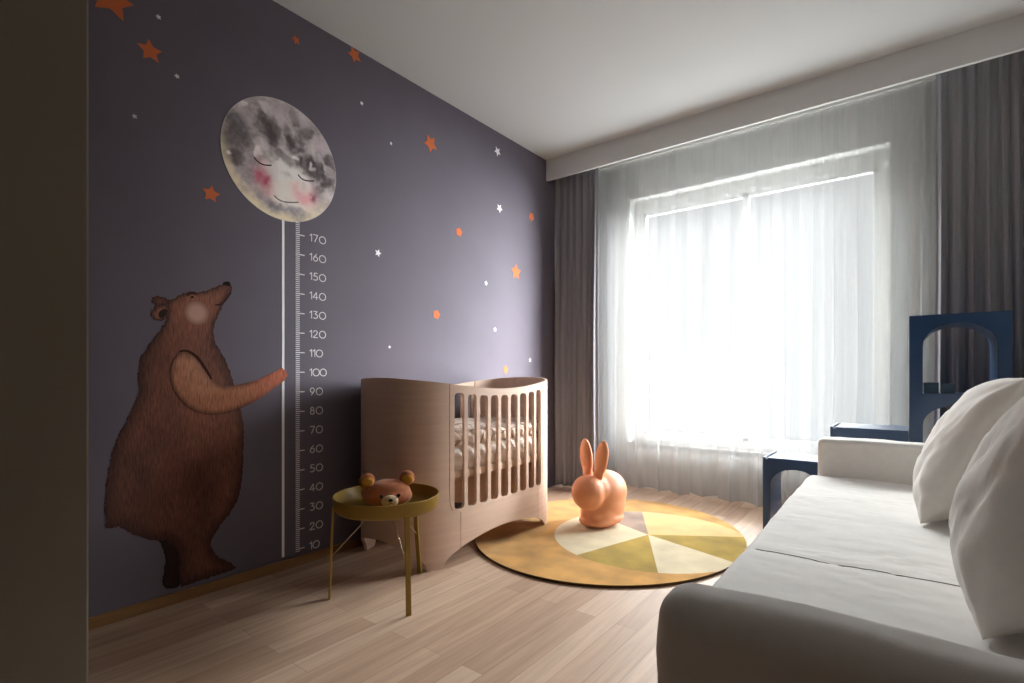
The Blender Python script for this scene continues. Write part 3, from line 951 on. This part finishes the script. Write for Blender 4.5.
crib = empty('crib', (0, 0, 0))
tag(crib, 'oval whitewashed beech crib with slatted sides against the starry wall', 'crib')
g = 0.0018
seamL = [(0, .40), (.002, .33), (.008, .30), (.022, .278), (.05, .268), (.068, .266), (.07, .255)]
seamR = [(-a, z) for a, z in seamL]
crib_panel('gate', sf0 + g, sf1 - g, slots(sf0, sf1), crib, seamL, seamR)
crib_panel('end_panel', sf1 + g, sr1 - g, [], crib, seamR, seamL)
crib_panel('gate', sr1 + g, sr0 - g, slots(sr1, sr0), crib, seamL, seamR)
near = crib_panel('end_panel', sr0 + g, sf0 + LT_ - g, [[(s, z) for s, z in [(sr0 + .25, .452), (sr0 + .30, .452), (sr0 + .30, .466), (sr0 + .25, .466)]]], crib, seamR, seamL)
# bed base inside, and the ledge strips that carry it
ring = lambda k, n=72: [(CX0 + (CB - k) * np.sign(math.cos(t)) * abs(math.cos(t)) ** (2 / CK), CY0 + (CA - k) * np.sign(math.sin(t)) * abs(math.sin(t)) ** (2 / CK)) for t in np.linspace(0, 2 * PI, n, endpoint=False)]
hl = []
for k in range(9):
    yy = 1.80 + k * 0.12 - 0.03
    hl.append([(0.13, yy), (0.56, yy), (0.56, yy + .05), (0.13, yy + .05)])
me, P, n = plate('bed_base', ring(CT + 0.002), hl, 0.03, None, lambda u, v, s: (u, v, 0.475 if s == 0 else 0.436))
link('bed_base', me, M_crib_in, crib)

# mattress and quilt lie inside
def slab(name, k, z0, z1, m, bulge=0.0, wav=0.0, ys=None, seed=0, grid=0.03):
    poly = ring(k, 90)
    if ys: poly = [(x, min(max(y, ys[0]), ys[1])) for x, y in poly]
    P, F = cdt(poly, (), 0.03, grid)
    nb = len(P); b = np.array(poly)
    V = []
    for (u, v) in P:
        d = seg_dist(u, v, poly); r = min(1, d / 0.04); q = math.sqrt(max(0, 1 - (1 - r) ** 2))
        zz = z1 - (z1 - z0) * 0.45 * (1 - q) + wav * fbm((u, v, seed), 7.0) * (0.4 + .6 * q) + bulge * q
        V.append((u, v, zz))
    V += [(u, v, z0) for u, v in P]
    cnt = {}
    for f in F:
        for a, b_ in ((f[0], f[1]), (f[1], f[2]), (f[2], f[0])):
            kk = (min(a, b_), max(a, b_)); cnt[kk] = (cnt.get(kk, (0,))[0] + 1, int(a), int(b_))
    faces = [tuple(map(int, f)) for f in F] + [tuple(int(i) + nb for i in f[::-1]) for f in F] + [(a, b_, b_ + nb, a + nb) for c, a, b_ in cnt.values() if c == 1]
    return link(name, mesh_from(name, V, faces), m, smooth=True)


mt = slab('crib_mattress', 0.026, 0.4755, 0.60, M_cot)
tag(mt, 'cream crib mattress lying on the bed base between the slats', 'mattress')
ql = slab('crib_quilt', 0.030, 0.602, 0.672, M_quilt, 0.006, 0.014, None, 4, 0.02)
tag(ql, 'rumpled cream quilt with thin brown lines spread over the crib mattress', 'quilt')

# ------------------------------------------------------------------ tray side table
tcx, tcy = 0.644, 1.461
tb = empty('side_table', (tcx, tcy, 0))
tag(tb, 'olive yellow round tray table on three thin legs beside the crib', 'side table')
lathe('tray', [(0, 0.378), (0.19, 0.378), (0.212, 0.384), (0.222, 0.396), (0.230, 0.446), (0.2265, 0.448), (0.2235, 0.446), (0.216, 0.402), (0.207, 0.391), (0.188, 0.386), (0, 0.386)], M_olive, tb)
for fx, fy in ((0.482, 1.278), (0.877, 1.385), (0.572, 1.719)):
    d = Vector((fx - tcx, fy - tcy, 0)); R = d.length; d.normalize(); tg = Vector((-d.y, d.x, 0))
    lg = tube('leg', [d * (R - 0.002) + Vector((0, 0, 0.0)), d * 0.2335 + Vector((0, 0, 0.25)), d * 0.226 + Vector((0, 0, 0.400))], 0, M_olive, tb, flat=(0.022, 0.008, tuple(tg)))
    bevel(lg, 0.0015)
    w_ = tube('brace_wire', [d * (R - 0.012) + Vector((0, 0, 0.185)), d * 0.05 + Vector((0, 0, 0.3779))], 0.0022, M_wire, tb, seg=8)

# plush bear in the tray
pb = empty('plush_bear', (tcx - 0.002, tcy + 0.004, 0.3865), math.atan2(-0.52, 0.86))
tag(pb, 'brown plush bear with ochre inner ears lying in the round tray table', 'soft toy')
# local +x faces the room
blob('head', [((0, 0, 0.064), (0.075, 0.103, 0.058), (0, 0, 0)), ((0.01, 0, 0.050), (0.078, 0.108, 0.048), (0, 0, 0))], M_plush, pb, 0.005, 10)
blob('body', [((-0.10, -0.03, 0.045), (0.07, 0.075, 0.042), (0, 0, .3))], M_plush, pb, 0.006, 6)
for sg in (-1, 1):
    er = ell('ear', (0.0, sg * 0.086, 0.122), (0.024, 0.034, 0.034), M_plush, pb)
    ell('ear_lining', (0.013, 0, -0.004), (0.014, 0.027, 0.026), M_plush_in, er)
    ell('eye', (0.083, sg * 0.036, 0.066), (0.006, 0.0075, 0.0075), M_black, pb, sub=2)
mz = ell('muzzle', (0.084, 0.0, 0.044), (0.022, 0.036, 0.026), M_plush_muz, pb)
ell('nose', (0.020, 0, 0.008), (0.007, 0.010, 0.007), M_black, mz, sub=2)
tube('mouth', [(0.0205, -0.012, -0.010), (0.0225, -0.005, -0.0065), (0.0225, 0, -0.001), (0.0225, 0.005, -0.0065), (0.0205, 0.012, -0.010)], 0.0013, M_black, mz, seg=6)

# ------------------------------------------------------------------ rabbit chair
ra = math.atan2(-0.933, -0.371) + math.radians(14)
rb = empty('rabbit_chair', (0.900, 2.930, RT), ra)
tag(rb, 'orange plastic rabbit-shaped child seat standing on the round rug', 'chair')
k = 0.97
blob('body', [((-0.060 * k, 0, 0.215 * k), (0.178 * k, 0.136 * k, 0.140 * k), (0, 0.06, 0)),
              ((-0.055 * k, 0, 0.145 * k), (0.168 * k, 0.130 * k, 0.145 * k), (0, 0, 0)),
              ((-0.045 * k, 0, 0.05 * k), (0.160 * k, 0.128 * k, 0.0495 * k), (0, 0, 0)),
              ((0.01 * k, 0, 0.040 * k), (0.135 * k, 0.120 * k, 0.0395 * k), (0, 0, 0)),
              ((0.0, 0, 0.095 * k), (0.125 * k, 0.118 * k, 0.09 * k), (0, 0, 0)),
              ((0.04 * k, 0, 0.24 * k), (0.11 * k, 0.112 * k, 0.10 * k), (0, 0, 0)),
              ((0.112 * k, 0, 0.235 * k), (0.108 * k, 0.108 * k, 0.112 * k), (0, 0, 0))], M_rabbit, rb, 0.006, 26)
for sg in (-1, 1):
    blob('ear', [((0.060 * k, sg * 0.043 * k, 0.350 * k), (0.026 * k, 0.034 * k, 0.07 * k), (sg * -0.14, -0.05, 0)),
                 ((0.052 * k, sg * 0.060 * k, 0.448 * k), (0.028 * k, 0.048 * k, 0.120 * k), (sg * -0.15, -0.05, 0))], M_rabbit, rb, 0.004, 8)

# ------------------------------------------------------------------ blue stepped shelf
shf = empty('stepped_shelf', (0, 0, 0))
tag(shf, 'navy blue stepped display shelf with arched openings behind the sofa', 'shelf')
SY0, SY1 = 3.40, 3.725


def arch(x0, x1, z0, z1, r=0.13):
    pts = [(x0, z0), (x1, z0)]
    for t in np.linspace(0, PI / 2, 9): pts.append((x1 - r + r * math.cos(t), z1 - r * .8 + r * .8 * math.sin(t)))
    for t in np.linspace(PI / 2, PI, 9): pts.append((x0 + r + r * math.cos(t), z1 - r * .8 + r * .8 * math.sin(t)))
    return pts


def bay(name, x0, x1, z0, z1, holes, lip):
    # outline with the floor-reaching opening cut as a notch when a hole starts at z0
    me, P, n = plate(name, [(x0, z0), (x1, z0), (x1, z1), (x0, z1)], holes, 0.05, None, lambda u, v, s: (u, SY0 if s == 0 else SY1, v))
    o = auto_smooth(link(name, me, M_blue, shf), 30)
    return o


def bay_notch(name, x0, x1, z1, a0, a1, az, holes):
    ar = arch(a0, a1, 0.0, az)
    poly = [(x0, 0), (a0, 0)] + [p for p in ar[2:]][::-1] + [(a1, 0), (x1, 0), (x1, z1), (x0, z1)]
    me, P, n = plate(name, poly, holes, 0.05, None, lambda u, v, s: (u, SY0 if s == 0 else SY1, v))
    return auto_smooth(link(name, me, M_blue, shf), 30)


XA, XB, XC, XD = 1.761, 2.109, 2.462, 2.854
bay_notch('low_bay', XA, XB - .001, 0.462, 1.802, XB - 0.04, 0.413, [])
bay_notch('middle_bay', XB + .001, XC - .001, 0.668, XB + 0.04, XC - 0.04, 0.33, [arch(XB + .04, XC - .04, 0.39, 0.625)])
bay_notch('tall_bay', XC + .001, XD, 1.278, XC + 0.057, XD - 0.053, 0.815, [arch(XC + .057, XD - .053, 0.875, 1.232, .14)])
for x0, x1, z in ((XA, XB, 0.462), (XB, XC, 0.668)):
    box('side_lip', x0, x0 + 0.014, SY0, SY1, z, z + 0.012, M_blue, shf, .001)
    box('top_panel', x0 + 0.026, x1 - 0.002, SY0 + 0.0, SY1, z, z + 0.010, M_blue, shf, .001)
for (a, b, h, lab) in ((2.523, 2.583, 0.056, 'left of the two small dark blue boxes inside the tall shelf opening'), (2.592, 2.645, 0.050, 'right of the two small dark blue boxes inside the tall shelf opening')):
    bx = empty('box', ((a + b) / 2, SY0 + 0.05, 0.8752))
    hw = (b - a) / 2
    box('box_base', -hw, hw, -.03, .03, 0, h * .62, M_blue_box, bx, .001)
    box('box_lid', -hw - .0008, hw + .0008, -.0308, .0308, h * .62, h, M_blue_box, bx, .001)
    tag(bx, lab, 'box', 'small boxes on the shelf')

# ------------------------------------------------------------------ sofa
SA = math.radians(1.27)
sofa = empty('sofa', (2.136, 0.800, 0), SA)   # local origin: near front corner; +y runs to the far arm, +x to the back
tag(sofa, 'pale greige linen sofa with low square arms facing the crib', 'sofa')
SD = 0.93; SL = 2.43


def wr(amp, sc, seed, dirx=1.0):
    return lambda p, n: amp * fbm((p[0] * dirx + seed, p[1], p[2] * 1.2), sc, 3)


NAW, FAW = 0.135, 0.15
rbox('base', (SD - .02, SL - NAW - FAW + .02, 0.24), 0.02, M_sofa, sofa, (SD / 2 + .012, (NAW + SL - FAW) / 2, 0.16), disp=wr(.003, 6, 1))


def crease(p, n):
    q = (p[0] * 1.8, p[1] * 5.0, 3.0)
    a = fbm(q, 2.2, 4); b = fbm((p[0] * 3 + 5, p[1] * 9, 1.0), 1.7, 3)
    return 0.005 * fbm((p[0], p[1], 8), 3, 3) - 0.0035 * max(0, 1 - abs(a) * 9) * max(0, min(1, .5 + 2 * fbm((p[0], p[1], 30), 2, 2))) + 0.0012 * b - 0.002 * math.exp(-((p[1] + 0.36) / 0.02) ** 2)


SW = SD - .16 + .045
st_ = rbox('seat', (SW, SL - NAW - FAW + 0.004, 0.19), 0.035, M_sofa, sofa, (SW / 2 - .045, (NAW + SL - FAW) / 2, 0.362), step=0.012, rk=6, disp=crease)
tube('seam', [(x, -0.36, 0.095 + crease((x, -0.36, 0.095), None) + 0.0004) for x in np.linspace(-SW / 2 + .04, SW / 2 - .03, 60)], 0.0016, M_sofa_seam, st_, seg=6)

rbox('arm', (SD, NAW, 0.595), 0.055, M_sofa, sofa, (SD / 2, NAW / 2, 0.3205), step=0.025, rk=8, disp=wr(.007, 5, 4))
rbox('arm', (SD, FAW, 0.60), 0.03, M_sofa, sofa, (SD / 2, SL - FAW / 2, 0.342), step=0.03, rk=6, disp=wr(.004, 5, 9))
rbox('backrest', (0.16, SL - NAW - FAW + .002, 0.62), 0.05, M_sofa, sofa, (SD - 0.08, (NAW + SL - FAW) / 2, 0.36), step=0.04, disp=wr(.005, 5, 12))
for fx in (0.06, SD - .06):
    for fy in (0.08, SL - .08):
        lathe('foot', [(0, 0), (.022, 0), (.026, .045), (0, .045)], M_black, sofa, 16, (fx, fy, 0))


# ------------------------------------------------------------------ cushions
def cushion(name, wd, ht, tk, loc, rot, seed, lab):
    n = 64; V = []; F = []
    t = np.sin(np.linspace(-PI / 2, PI / 2, n + 1))
    idx = {}
    for sgn in (1, -1):
        for i, u in enumerate(t):
            for j, v in enumerate(t):
                edge = i in (0, n) or j in (0, n)
                if sgn < 0 and edge: continue
                prof = ((1 - abs(u) ** 2.8) * (1 - abs(v) ** 2.8)) ** 0.55
                x = wd / 2 * u * (1 - 0.05 * math.cos(PI * v / 2)); z = ht / 2 * v * (1 - 0.05 * math.cos(PI * u / 2))
                d = tk / 2 * prof * (1 + 0.10 * fbm((u * 1.3 + seed, v * 1.3, sgn), 1.0))
                # folds radiating from the corners and long soft creases
                cr = min(math.hypot(1 - abs(u), 1 - abs(v)), 1)
                an = math.atan2(1 - abs(v), 1 - abs(u))
                d += 0.005 * math.sin(an * 9 + seed + sgn) * math.exp(-((cr - .32) / .22) ** 2) * prof ** .3
                d += (0.008 * fbm((u * 2.0 + v * 1.0 + seed, v * 0.7 - u * .4, 5.0), 1.8, 3) - 0.006 * max(0, 1 - 5 * abs(fbm((u * 1.6 + 0.4 * v + seed, v * 0.5, 9.0), 2.0, 2)))) * prof ** .5
                zz = z - 0.02 * (1 - v) * (1 - abs(u)) * 0
                idx[(sgn, i, j)] = len(V); V.append((x, sgn * d, zz))
    gi = lambda s, i, j: idx.get((s, i, j), idx.get((1, i, j)))
    for s in (1, -1):
        for i in range(n):
            for j in range(n):
                F.append((gi(s, i, j), gi(s, i + 1, j), gi(s, i + 1, j + 1), gi(s, i, j + 1)))
    o = link(name, mesh_from(name, V, F), M_cush, smooth=True, loc=loc)
    o.rotation_euler = rot
    o['label'] = lab; o['category'] = 'cushion'; o['group'] = 'cushions on the sofa'
    return o


# local x: width, y: thickness, z: height; rz = 90 deg turns the width along the sofa
cushion('cushion', 0.70, 0.555, 0.27, (2.672, 2.56, 0.712), (math.radians(27), 0, PI / 2 - 0.14), 1.3, 'far pale linen cushion leaning on the sofa back next to the far arm')
cushion('cushion', 0.66, 0.62, 0.30, (2.752, 1.645, 0.742), (math.radians(26), 0, PI / 2 - 0.10), 5.1, 'near pale linen cushion on the sofa closest to the viewer')
